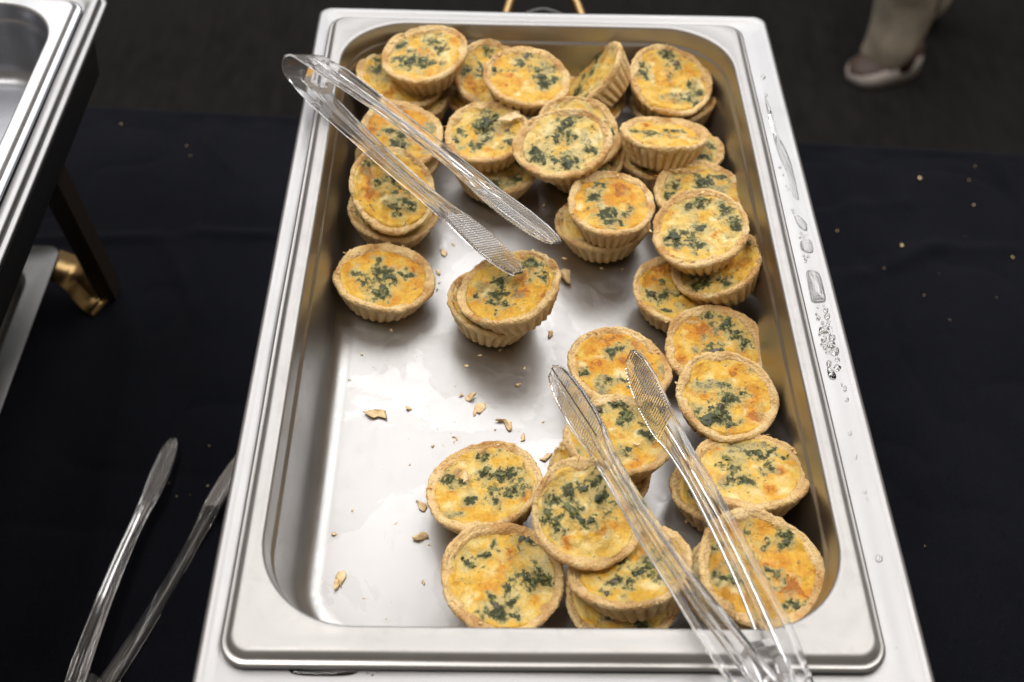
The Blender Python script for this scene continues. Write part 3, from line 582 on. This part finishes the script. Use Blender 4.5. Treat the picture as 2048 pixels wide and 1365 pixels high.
for ti, (nm, cx, cy_, a, b_, ang, z, label, G, O, Pl, chips) in enumerate(TARTS):
    seed = 100+ti*37; rs = np.random.RandomState(seed)
    P, D, n_ = tart_pose(cx, cy_, a, b_, ang, z)
    if not b_:
        n_ = np.array([.05*rs.randn(), .05*rs.randn(), 1.]); n_ /= np.linalg.norm(n_)
    D = min(max(D, 63.5), 69.5); k = D/66.3
    x_ = _R[:, 0]-_R[:, 0]@n_*n_; x_ /= np.linalg.norm(x_); y_ = np.cross(n_, x_)
    mw = Matrix(((x_[0]*k, y_[0]*k, n_[0]*k, P[0]*S), (x_[1]*k, y_[1]*k, n_[1]*k, P[1]*S), (x_[2]*k, y_[2]*k, n_[2]*k, P[2]*S), (0, 0, 0, 1)))
    def loc(px, py, r_):        # pixel of the photograph -> point of this tart's own surface
        d = ray(px, py); t = ((P-n_*2.3)-CAM_C)@n_/(d@n_); q = (CAM_C+d*t-P)/k
        return (float(q@x_), float(q@y_), r_/F_PX*np.linalg.norm(d*t)/k*1.05)
    def conv(L): return [q for q in (loc(*g[:3]) for g in L) if math.hypot(q[0], q[1]) < 29]
    g_, o_l, p_l = conv(G), conv(O), conv(Pl)
    # what the photo hides is dressed at random
    need = 7-len(g_)
    for _ in range(max(0, need) if len(G) < 4 else 0):
        r1, a1_ = 25*math.sqrt(rs.rand()), rs.rand()*6.28; g_.append((r1*math.cos(a1_), r1*math.sin(a1_), 1.8+1.6*rs.rand()))
    for _ in range(2 if len(O) > 2 else 5):
        r1, a1_ = 26*math.sqrt(rs.rand()), rs.rand()*6.28; o_l.append((r1*math.cos(a1_), r1*math.sin(a1_), 2.5+3*rs.rand()))
    for _ in range(4):
        r1, a1_ = 25*math.sqrt(rs.rand()), rs.rand()*6.28; p_l.append((r1*math.cos(a1_), r1*math.sin(a1_), 2.5+2.5*rs.rand()))
    root = empty('spinach_tart', (0, 0, 0)); root.matrix_world = mw
    tag(root, label, 'tart', 'spinach and cheese tarts in the steel pan')
    chips = list(chips)+[(rs.rand()*6.28, .08+.16*rs.rand(), .7+1.3*rs.rand()) for _ in range(rs.randint(1, 4))]
    co = obj('crust', shell_mesh(seed, chips), M_CRUST, root); co['seed'] = float(ti)*1.37
    fo = obj('filling', fill_mesh(seed, g_, o_l, p_l), M_FILL, root); fo['seed'] = float(ti)*1.37; fo['tone'] = float(min(1, max(0, .5+.22*rs.randn()+(.3 if 'orange' in label or 'browned' in label else 0)-(.35 if 'pale' in label else 0))))
    for gi, (gx, gy, gr) in enumerate(g_):
        npc = 1 if gr < 2.2 else (2 if gr < 3.4 else 3)
        for q in range(npc):
            an = rs.rand()*6.28; dd = gr*.55*(q > 0)*(.6+.5*rs.rand()); x0, y0 = gx+dd*math.cos(an), gy+dd*math.sin(an)
            if math.hypot(x0, y0) > 27.5: continue
            z0 = float(fill_z(np.array([x0]), np.array([y0]), seed, g_)[0]); s0 = gr*(1.05 if q == 0 else .7)*(.55+.7*rs.rand())
            kind = rs.rand(); bank = SCR3 if kind > .93 else (SCR2 if kind > .65 else SCR)
            m0 = Matrix.Translation(Vector((x0, y0, z0+.12))*S) @ Matrix.Rotation(rs.rand()*6.28, 4, 'Z') @ Matrix.Rotation(rs.randn()*.22, 4, 'X') @ Matrix.Diagonal((s0*(.8+.7*rs.rand()), s0*(.55+.4*rs.rand()), max(1.0, s0*.6), 1))
            obj('spinach_piece' if bank is not SCR3 else 'mushroom_piece', bank[rs.randint(14)], None, root, m0)
    for q in range(7):
        an = rs.rand()*6.28; r0 = 29.5+3*rs.rand(); s0 = .8+1.0*rs.rand()
        m0 = Matrix.Translation(Vector((r0*math.cos(an), r0*math.sin(an), -.1-.3*(r0 > 31.5)))*S) @ Matrix.Rotation(rs.rand()*6.28, 4, 'Z') @ Matrix.Rotation(rs.randn()*.3, 4, 'X') @ Matrix.Diagonal((s0, s0, s0, 1))
        f_o = obj('crust_flake', FLK[rs.randint(6)], None, root, m0); f_o['seed'] = float(rs.rand()*30)
    for q in range(3):
        an = rs.rand()*6.28; r0 = 28.3+2.5*rs.rand()
        m0 = Matrix.Translation(Vector((r0*math.cos(an), r0*math.sin(an), -.6))*S) @ Matrix.Rotation(an+rs.randn()*.7, 4, 'Z') @ Matrix.Diagonal((.8, .8, .8, 1))
        obj('cheese_shred', SHR[rs.randint(6)], None, root, m0)

# ------------------------------------------------------------------ crumbs
M_CRUMB = leaf_mat('dry_pastry', (.58, .40, .20), (.80, .62, .38), .85)
for c in CR: c.materials.append(M_CRUMB)
crs = np.random.RandomState(5)
def crumb(px, py, r_px, label, zf=-65, group=None, ang=None):
    if zf < -200: r_px *= .5
    P = at(px, py, zf); d = -((P-CAM_C)@_R)[2]; s0 = r_px/F_PX*d
    o = obj('pastry_crumb', CR[crs.randint(9)], None)
    o.matrix_world = Matrix.Translation(Vector((P[0], P[1], zf+s0*.3))*S) @ Matrix.Rotation(crs.rand()*6.28 if ang is None else ang, 4, 'Z') @ Matrix.Diagonal((s0, s0, s0, 1))
    o['seed'] = float(crs.rand()*50)
    tag(o, label, 'crumb', group)
# fine pastry dust on the pan floor
dv, df = [], []; ds = np.random.RandomState(77)
for i in range(420):
    cxp, cyp = [(950, 760), (1150, 620), (1000, 520), (820, 1020), (1000, 860), (760, 760)][ds.randint(6)]
    q = at(cxp+ds.randn()*110, cyp+ds.randn()*130, -65)
    if abs(q[0]) > 118 or q[1] > 215 or q[1] < -215: continue
    r0 = .12+.28*ds.rand()**2; b0 = len(dv)
    for (a, b_, c) in ((1, 0, 0), (-.3, .9, 0), (-.8, -.5, 0), (0, 0, .8)): dv.append((q[0]+a*r0*(.6+ds.rand()), q[1]+b_*r0*(.6+ds.rand()), -64.98+c*r0))
    df += [(b0, b0+1, b0+3), (b0+1, b0+2, b0+3), (b0+2, b0, b0+3), (b0, b0+2, b0+1)]
tag(obj('pastry_dust', mesh_np('pastry_dust', dv, df, False), M_CRUMB), 'fine pastry dust over the bare steel floor of the pan', 'crumb dust', kind='stuff')
PG = 'tiny crumbs on the pan floor'; CG = 'tiny specks on the black cloth'
for q in [(752,832,19,'largest flake on the bare left floor of the pan'), (937,800,17,'flake at the centre of the bare floor, topmost of a small cluster'), (962,818,9,'little brown bit right of the central flake cluster'), (1007,846,15,'plump crumb between the central flakes and the tart with purple bits'),
          (839,1077,13,'rounded crumb left of the tart at the edge of the bare floor'), (842,1012,10,'crumb touching the left side of the tart with purple bits'), (1132,556,20,'long upright pastry flake right of the stack under the tongs'), (682,1160,12,'upper half of the broken flake near the left wall'),
          (673,1173,10,'lower half of the broken flake near the left wall'), (816,817,7,'small crumb between the largest flake and the central flakes'), (1102,670,9,'crumb below right of the stack under the far tongs'), (1092,915,11,'chunk of crust at the left edge of the crumbling low tart'),
          (667,1069,6,'greenish bit near the left wall on the bare floor'), (1045,876,8,'ragged crumb behind the tart with purple bits'), (886,506,7,'green grey bit right of the tilted tart at the left wall')]:
    crumb(*q)
for q in [(925,790,7), (948,826,6), (909,876,5), (865,893,4), (908,886,3), (847,1167,5), (771,1237,4), (878,545,6), (877,567,4), (873,580,3), (1036,771,6), (960,712,4), (783,662,3), (724,710,3), (1049,738,5), (1203,538,4), (1128,519,4), (1070,655,3), (855,995,3), (792,1048,3),
          (1243,540,3), (906,490,3), (933,733,3), (1000,700,3), (700,760,2.5), (820,930,2.5), (1087,412,5), (1372,1045,4), (704,1022,2.5), (990,860,3), (858,1090,3), (728,1198,2.5), (1085,600,3), (1085,845,4)]:
    crumb(*q, 'tiny pastry crumb scattered on the pan floor', -65, PG)
crumb(995, 938, 2, 'sliver of pastry on the tart with purple black bits', -34)
crumb(1280, 888, 9, 'pale flake lying on the tart between the near tongs arms', -21.5)
crumb(930, 955, 11, 'pale pastry flake on the tart with purple bits', -38.5)
crumb(1021, 240, 20, 'large chunk of crust lying on the tart with the dark leaf', -17)
crumb(1170, 720, 3, 'tiny speck on the browned tart by the tongs tip', -42)
for q in [(1840,357,5,'tan crumb on the cloth at upper right'), (2025,516,6,'tan crumb on the cloth by the right edge of the photo'), (418,891,6,'thin tan flake on the cloth left of the dish'), (1803,491,4.5,'whitish speck on the cloth right of the long water streaks'), (1938,361,4.5,'grey bead on the cloth right of the tan crumb')]:
    crumb(*q, -269)
for q in [(1951,333,3), (1674,462,4), (1993,596,3), (1848,591,2.5), (1877,548,2.5), (1931,473,2.5), (1947,410,2.5), (242,248,4), (373,292,3), (353,994,3), (338,967,2.5), (415,972,2.5), (380,990,2), (1850,1093,2), (1768,537,2.5), (1692,417,2.5), (380,312,2), (1900,640,2)]:
    crumb(*q, 'tiny pale speck on the black cloth', -269, CG)

# ------------------------------------------------------------------ water drops on the right side of the frame
def drop(pts_px, h, label, group=None, name='water_drop', z=-7.7):
    P = np.array([at(x, y, z) for x, y in pts_px]); c = P.mean(0); n = len(P); V = []; h *= .62
    for t, hh in ((1, 0), (.97, .28), (.88, .62), (.72, .86), (.45, .97), (.2, 1)):
        q = c+(P-c)*t; q[:, 2] = z+hh*h; V.append(q)
    V = np.concatenate(V)-np.array([c[0], c[1], z])
    nb = V[:n].copy(); nb[:, 2] = -.05
    F = [tuple(f) for f in grid_faces(6, n)[:, ::-1].tolist()]+[tuple(range(5*n, 6*n))[::-1], tuple(range(n))]
    me = mesh_np(name, V, F); me.validate()
    o = obj(name, me, M_WATER); o.location = Vector((c[0], c[1], z))*S
    bm_fix(me); tag(o, label, 'water drop', group); return o
def bm_fix(me):
    import bmesh
    bm = bmesh.new(); bm.from_mesh(me); bmesh.ops.recalc_face_normals(bm, faces=bm.faces); bm.to_mesh(me); bm.free()
def ellipse_px(x, y, a, b_, n=14): return [(x+a*math.cos(2*math.pi*i/n), y+b_*math.sin(2*math.pi*i/n)) for i in range(n)]
def smooth_poly(pts, n=5):
    P = [np.array(p_, float) for p_ in pts]; out = []; m = len(P)
    for i in range(m):
        a, b_, c, d = P[i-1], P[i], P[(i+1) % m], P[(i+2) % m]
        for k in range(n): t = k/n; out.append(tuple(.5*((2*b_)+(-a+c)*t+(2*a-5*b_+4*c-d)*t*t+(-a+3*b_-3*c+d)*t**3)))
    return out
DG = 'small water drops on the dish rim'
drop(smooth_poly([(1530,196),(1540,215),(1552,262),(1572,300),(1588,340),(1602,382),(1603,396),(1597,405),(1586,392),(1576,352),(1562,322),(1551,290),(1544,262),(1537,235)]), 1.5, 'long streak of water on the far part of the right rim')
drop(smooth_poly([(1588,430),(1600,434),(1612,446),(1619,452),(1614,463),(1604,460),(1594,448)]), 1.6, 'leaf shaped water drop below the long streak')
drop(smooth_poly([(1600,486),(1608,480),(1624,482),(1631,494),(1628,505),(1616,507),(1603,500)]), 1.8, 'rounded square water drop in the middle of the right rim')
drop(smooth_poly([(1613,544),(1622,541),(1636,545),(1645,556),(1650,578),(1653,600),(1646,605),(1626,604),(1620,588),(1615,562)]), 2.0, 'largest block shaped water drop on the right rim')
drop(smooth_poly([(1655,735),(1662,738),(1672,750),(1671,758),(1662,758),(1656,748)]), 1.6, 'drop at the near end of the droplet cluster')
drop(smooth_poly([(580,1336),(640,1332),(700,1334),(716,1344),(690,1352),(620,1352),(586,1348)]), 1.2, 'flat puddle of water on the near rim at left')
for q in [(1652,621,6,5),(1655,633,7,6),(1637,636,4,4),(1645,646,3,3),(1656,650,5,4),(1663,644,3,3),(1649,660,11,7),(1666,655,4,4),(1668,662,4,3),(1648,678,6,6),(1665,676,8,6),(1662,689,9,7),(1670,703,10,9),(1651,694,5,5),(1655,704,4,4),(1675,720,6,4),
          (1674,736,7,7),(1658,727,5,7),(1664,618,3,3),(1670,634,3,3),(1674,640,2.5,2.5),(1641,657,2.5,3),(1672,650,2.5,2.5),(1676,690,3,3),(1644,688,3,3),(1607,473,4,4),(1602,467,3,3),(1600,476,2.5,2.5),(1614,471,2.5,2.5),(1612,518,4,4),(1607,512,2.5,3),(1617,513,3,3),(1611,524,2.5,2.5),
          (1526,155,5,5),(1532,190,3,4),(1577,380,3,3),(1573,372,2.5,2.5),(1585,420,3,3),(1587,426,2.5,2.5),(1636,614,2.5,2.5),(1647,611,2.5,2.5),(1633,628,2.5,2.5),(1640,668,3,3),(1659,668,3,3),(1656,641,3,3),(1670,670,3,3),(1680,735,3,3),(1667,748,3,3),(1690,778,4,7),(1694,800,4,6),(1683,770,3,4),
          (1700,868,4,5),(1712,915,3,5),(1730,985,4,5),(1735,1000,3,4),(1758,1118,8,8),(1541,225,2.5,2.5),(1560,335,3,3),(1566,350,2.5,2.5),(462,1105,4,4),(456,1115,3,3),(452,1122,3,3),(458,1097,2.5,2.5),(735,1345,3,3),(744,1349,4,3),(755,1343,2.5,2.5)]:
    drop(ellipse_px(*q, 12), min(q[2], q[3])/3.1*.55, 'small round water drop on the rim of the middle dish', DG)

# ------------------------------------------------------------------ clear plastic tongs
def arm_geo(c, wv, sv, half_w, face_sign, flange, plate=1.5):
    """one arm: a shallow channel swept along the points c; wv = across, sv = out of the face"""
    V = []
    for i in range(len(c)):
        h = half_w[i]; f = flange[i]; t = plate; s1 = sv[i]*face_sign; w1 = wv[i]
        lf = [(-h+.5, 0), (-h+.1, .4), (-h, 1.0), (-h, f-.9), (-h+.25, f-.3), (-h+.9, f), (-h+1.55, f-.3), (-h+1.8, f-.9), (-h+1.9, t+.5), (-h+2.4, t), (-3.0, t), (-2.6, t+f*.22), (-2.0, t+f*.30), (-1.4, t+f*.22), (-1.1, t)]
        sec = lf+[(-a, b_) for a, b_ in lf[::-1]]
        V += [c[i]+w1*a+s1*b_ for a, b_ in sec]
    n = 30; F = [tuple(q) for q in grid_faces(len(c), n).tolist()]+[tuple(range(n))[::-1], tuple(range(len(V)-n, len(V)))]
    return np.array(V), F
def tongs(P0, PA, PB, label, gap0=13, width0=13.0, bow=5, roll=0.0, ws=1.0, kz=0, group=None):
    P0, PA, PB = map(np.array, (P0, PA, PB)); mid = (PA+PB)/2; ax = mid-P0; L_ = np.linalg.norm(ax); ax /= L_
    s = PA-PB; s -= s@ax*ax; s /= np.linalg.norm(s); wdir = np.cross(ax, s)
    if kz: s = s+np.array([0, 0, kz]); s -= s@ax*ax; s /= np.linalg.norm(s); wdir = np.cross(ax, s)
    if roll: s, wdir = s*math.cos(roll)+wdir*math.sin(roll), wdir*math.cos(roll)-s*math.sin(roll)
    root = empty('serving_tongs', P0); tag(root, label, 'tongs', group)
    for sign, tip in ((1, PA), (-1, PB)):
        start = P0+s*sign*gap0/2
        ts = np.concatenate([np.linspace(0, .70, 26), np.linspace(.71, 1, 18)])
        c = np.array([start+(tip-start)*t+s*sign*bow*math.sin(math.pi*min(t/.75, 1))*1.0*(1 if t < .75 else 0) for t in ts])
        # half width: 13 at the bend, 7.5 in the handle, 13.5 in the paddle, rounded tip
        hw = np.interp(ts, [0, .12, .3, .60, .68, .78, .86, .93, .97, .99, 1], [width0, width0-.8, 9.6, 7.6, 8.8, 12.8, 13.8, 12.2, 9.6, 7.4, 5.0])*ws
        fl = np.interp(ts, [0, .1, .55, .70, .76, 1], [2.2, 4.6, 4.8, 4.0, 2.4, 2.1])
        T = np.gradient(c, axis=0); T /= np.linalg.norm(T, axis=1, keepdims=True)
        wv = np.tile(wdir, (len(c), 1)); sv_ = np.cross(wv, T); sv_ /= np.linalg.norm(sv_, axis=1, keepdims=True)
        if (sv_[0]@s)*sign < 0: sv_ = -sv_
        V, F = arm_geo(c, wv, sv_, hw, 1, fl)
        me = mesh_np('arm', V-P0, F, True); bm_fix(me); me.set_sharp_from_angle(angle=math.radians(38))
        arm = obj('arm', me, M_PLASTIC, root)
        # gripping ridges across the inside of the paddle
        RV, RF = [], []
        for t in np.linspace(.735, .985, 27):
            q = np.array([np.interp(t, ts, c[:, i]) for i in range(3)]); h = np.interp(t, ts, hw)-.6
            k0 = int(np.searchsorted(ts, t))-1; tt = T[k0]; ss = sv_[k0]; b0 = len(RV)
            for e in (-h, h):
                for (u, v_) in ((-.55, -.02), (.55, -.02), (0, -1.0)): RV.append(q+wdir*e+tt*u+ss*v_)
            RF += [(b0, b0+1, b0+2), (b0+5, b0+4, b0+3), (b0, b0+3, b0+4, b0+1), (b0+1, b0+4, b0+5, b0+2), (b0+2, b0+5, b0+3, b0)]
        me = mesh_np('grip_ridges', np.array(RV)-P0, RF, False); bm_fix(me); g = obj('grip_ridges', me, M_PLASTIC, arm)
    # sprung bend joining the arms
    n = 16; c = []; 
    for i in range(n+1):
        a = math.pi*i/n; c.append(P0+s*(gap0/2+.7)*math.cos(a)-ax*(gap0/2+.7)*1.25*math.sin(a))
    c = np.array(c); V = []
    for i, q in enumerate(c):
        a = math.pi*i/n; o = s*math.cos(a)-ax*math.sin(a)
        V += [q-wdir*width0-o*.8, q+wdir*width0-o*.8, q+wdir*width0+o*.8, q-wdir*width0+o*.8]
    F = [tuple(x) for x in grid_faces(n+1, 4).tolist()]+[(0, 1, 2, 3), tuple(range(4*n, 4*n+4))[::-1]]
    me = mesh_np('spring_bend', np.array(V)-P0, F, False); bm_fix(me); obj('spring_bend', me, M_PLASTIC, root)
    # small wedge block between the arms near the bend
    b0 = P0+ax*17; V = [b0+ax*u*9+wdir*v_*6+s*w_*(gap0/2-1.2) for u in (-1, 1) for v_ in (-1, 1) for w_ in (-1, 1)]
    me = mesh_np('stop_block', np.array(V)-P0, [(0, 1, 3, 2), (4, 6, 7, 5), (0, 4, 5, 1), (2, 3, 7, 6), (0, 2, 6, 4), (1, 5, 7, 3)], False); bm_fix(me); obj('stop_block', me, M_PLASTIC, root)
    return root
TG = 'clear plastic tongs'
tongs(at(612, 136, 16), at(1112, 490, 16), at(1037, 545, -9), 'clear tongs crossing the far left corner of the pan, one paddle on a tart', 15, 13.5, 2, kz=.22, group=TG)
tongs(at(1566, 1392, 14), at(1106, 742, -6), at(1256, 712, -16), 'clear tongs lying from the near rim onto the tarts', 15, 13.5, 4, kz=.12, group=TG)
tongs(at(150, 1425, -258), at(348, 880, -262), at(492, 898, -262), 'clear tongs on the black cloth left of the dish, partly hidden by it', 15, 12, 4, kz=2.5, ws=.7, group=TG)

# ------------------------------------------------------------------ the passer-by
pr = empty('person', (0, 0, 0)); tag(pr, 'person walking past in beige trousers and white shoes, cropped at the shins', 'person')
def leg(ax_, ay_, kx, ky, seed):
    zf = FLOOR_Z
    path = [(ax_, ay_, zf+42), (ax_, ay_, zf+80), (ax_+(kx-ax_)*.15, ay_+(ky-ay_)*.15, zf+160), (ax_+(kx-ax_)*.4, ay_+(ky-ay_)*.4, zf+260), (kx, ky, zf+480), (kx, ky, zf+620)]
    P_ = bez(path, 6); rad = np.interp(np.arange(len(P_)), [0, 4, 12, 20, 30], [57, 58, 62, 68, 80])
    V, F = tube(P_, rad, 48, 1.0, (0, 1, .2), True, seed, 12)
    V[:, :2] += (9*np.sin(V[:, 0]*.09+V[:, 2]*.012+seed)*np.clip(1+noise3(V, .012, seed+3), .2, 2))[:, None]*np.array([.5, .6])
    obj('trouser_leg', mesh_np('trouser_leg', V, F), M_TROUSER, pr)
def shoe(x, y, dx, dy):
    d = np.array([dx, dy]); d = d/np.linalg.norm(d); sd = np.array([-d[1], d[0]]); V = []; n = 20; rings = []
    us = np.linspace(-1, 1, 15); zf = FLOOR_Z
    for u in us:
        wd = 46*(1-abs(u)**3.2)**.5*(1.0+.12*u) if abs(u) < 1 else 2; ht = np.interp(u, [-1, -.6, -.1, .4, .8, 1], [62, 78, 70, 52, 36, 18])
        for j in range(n):
            th = 2*math.pi*j/n; cy1 = math.cos(th); sz = math.sin(th)
            h_ = ht*max(sz, 0)**.7 if sz > 0 else 0
            q = d*u*92+sd*wd*(abs(cy1)**.8*(1 if cy1 > 0 else -1)); V.append((x+q[0], y+q[1], zf+4+h_*.9+ (6 if sz > 0 else 0)))
    F = [tuple(f) for f in grid_faces(15, n).tolist()]+[tuple(range(n))[::-1], tuple(range(14*n, 15*n))]
    me = mesh_np('shoe', np.array(V), F); bm_fix(me); me.materials.append(M_SHOE); me.materials.append(M_SOCK); obj('shoe', me, None, pr)
    for i_ in range(14*n):
        if 2 <= i_ % n <= 7: me.polygons[i_].material_index = 1
    V, F = tube([(x-d[0]*20, y-d[1]*20, zf+30), (x-d[0]*24, y-d[1]*24, zf+88)], 46, 18, 1, (0, 1, .1)); obj('sock', mesh_np('sock', V, F), M_SOCK, pr)
f1 = at(1768, 128, FLOOR_Z+20); f2 = at(1862, 60, FLOOR_Z+40)
shoe(f1[0]-2, f1[1]-12, -.95, -.32); leg(f1[0]+6, f1[1]-2, f1[0]+10, f1[1]+70, 3)
shoe(f2[0]-12, f2[1]+190, -.1, -1); leg(f2[0]-6, f2[1]+95, f2[0]-50, f2[1]+180, 6)
bpy.context.view_layer.update()
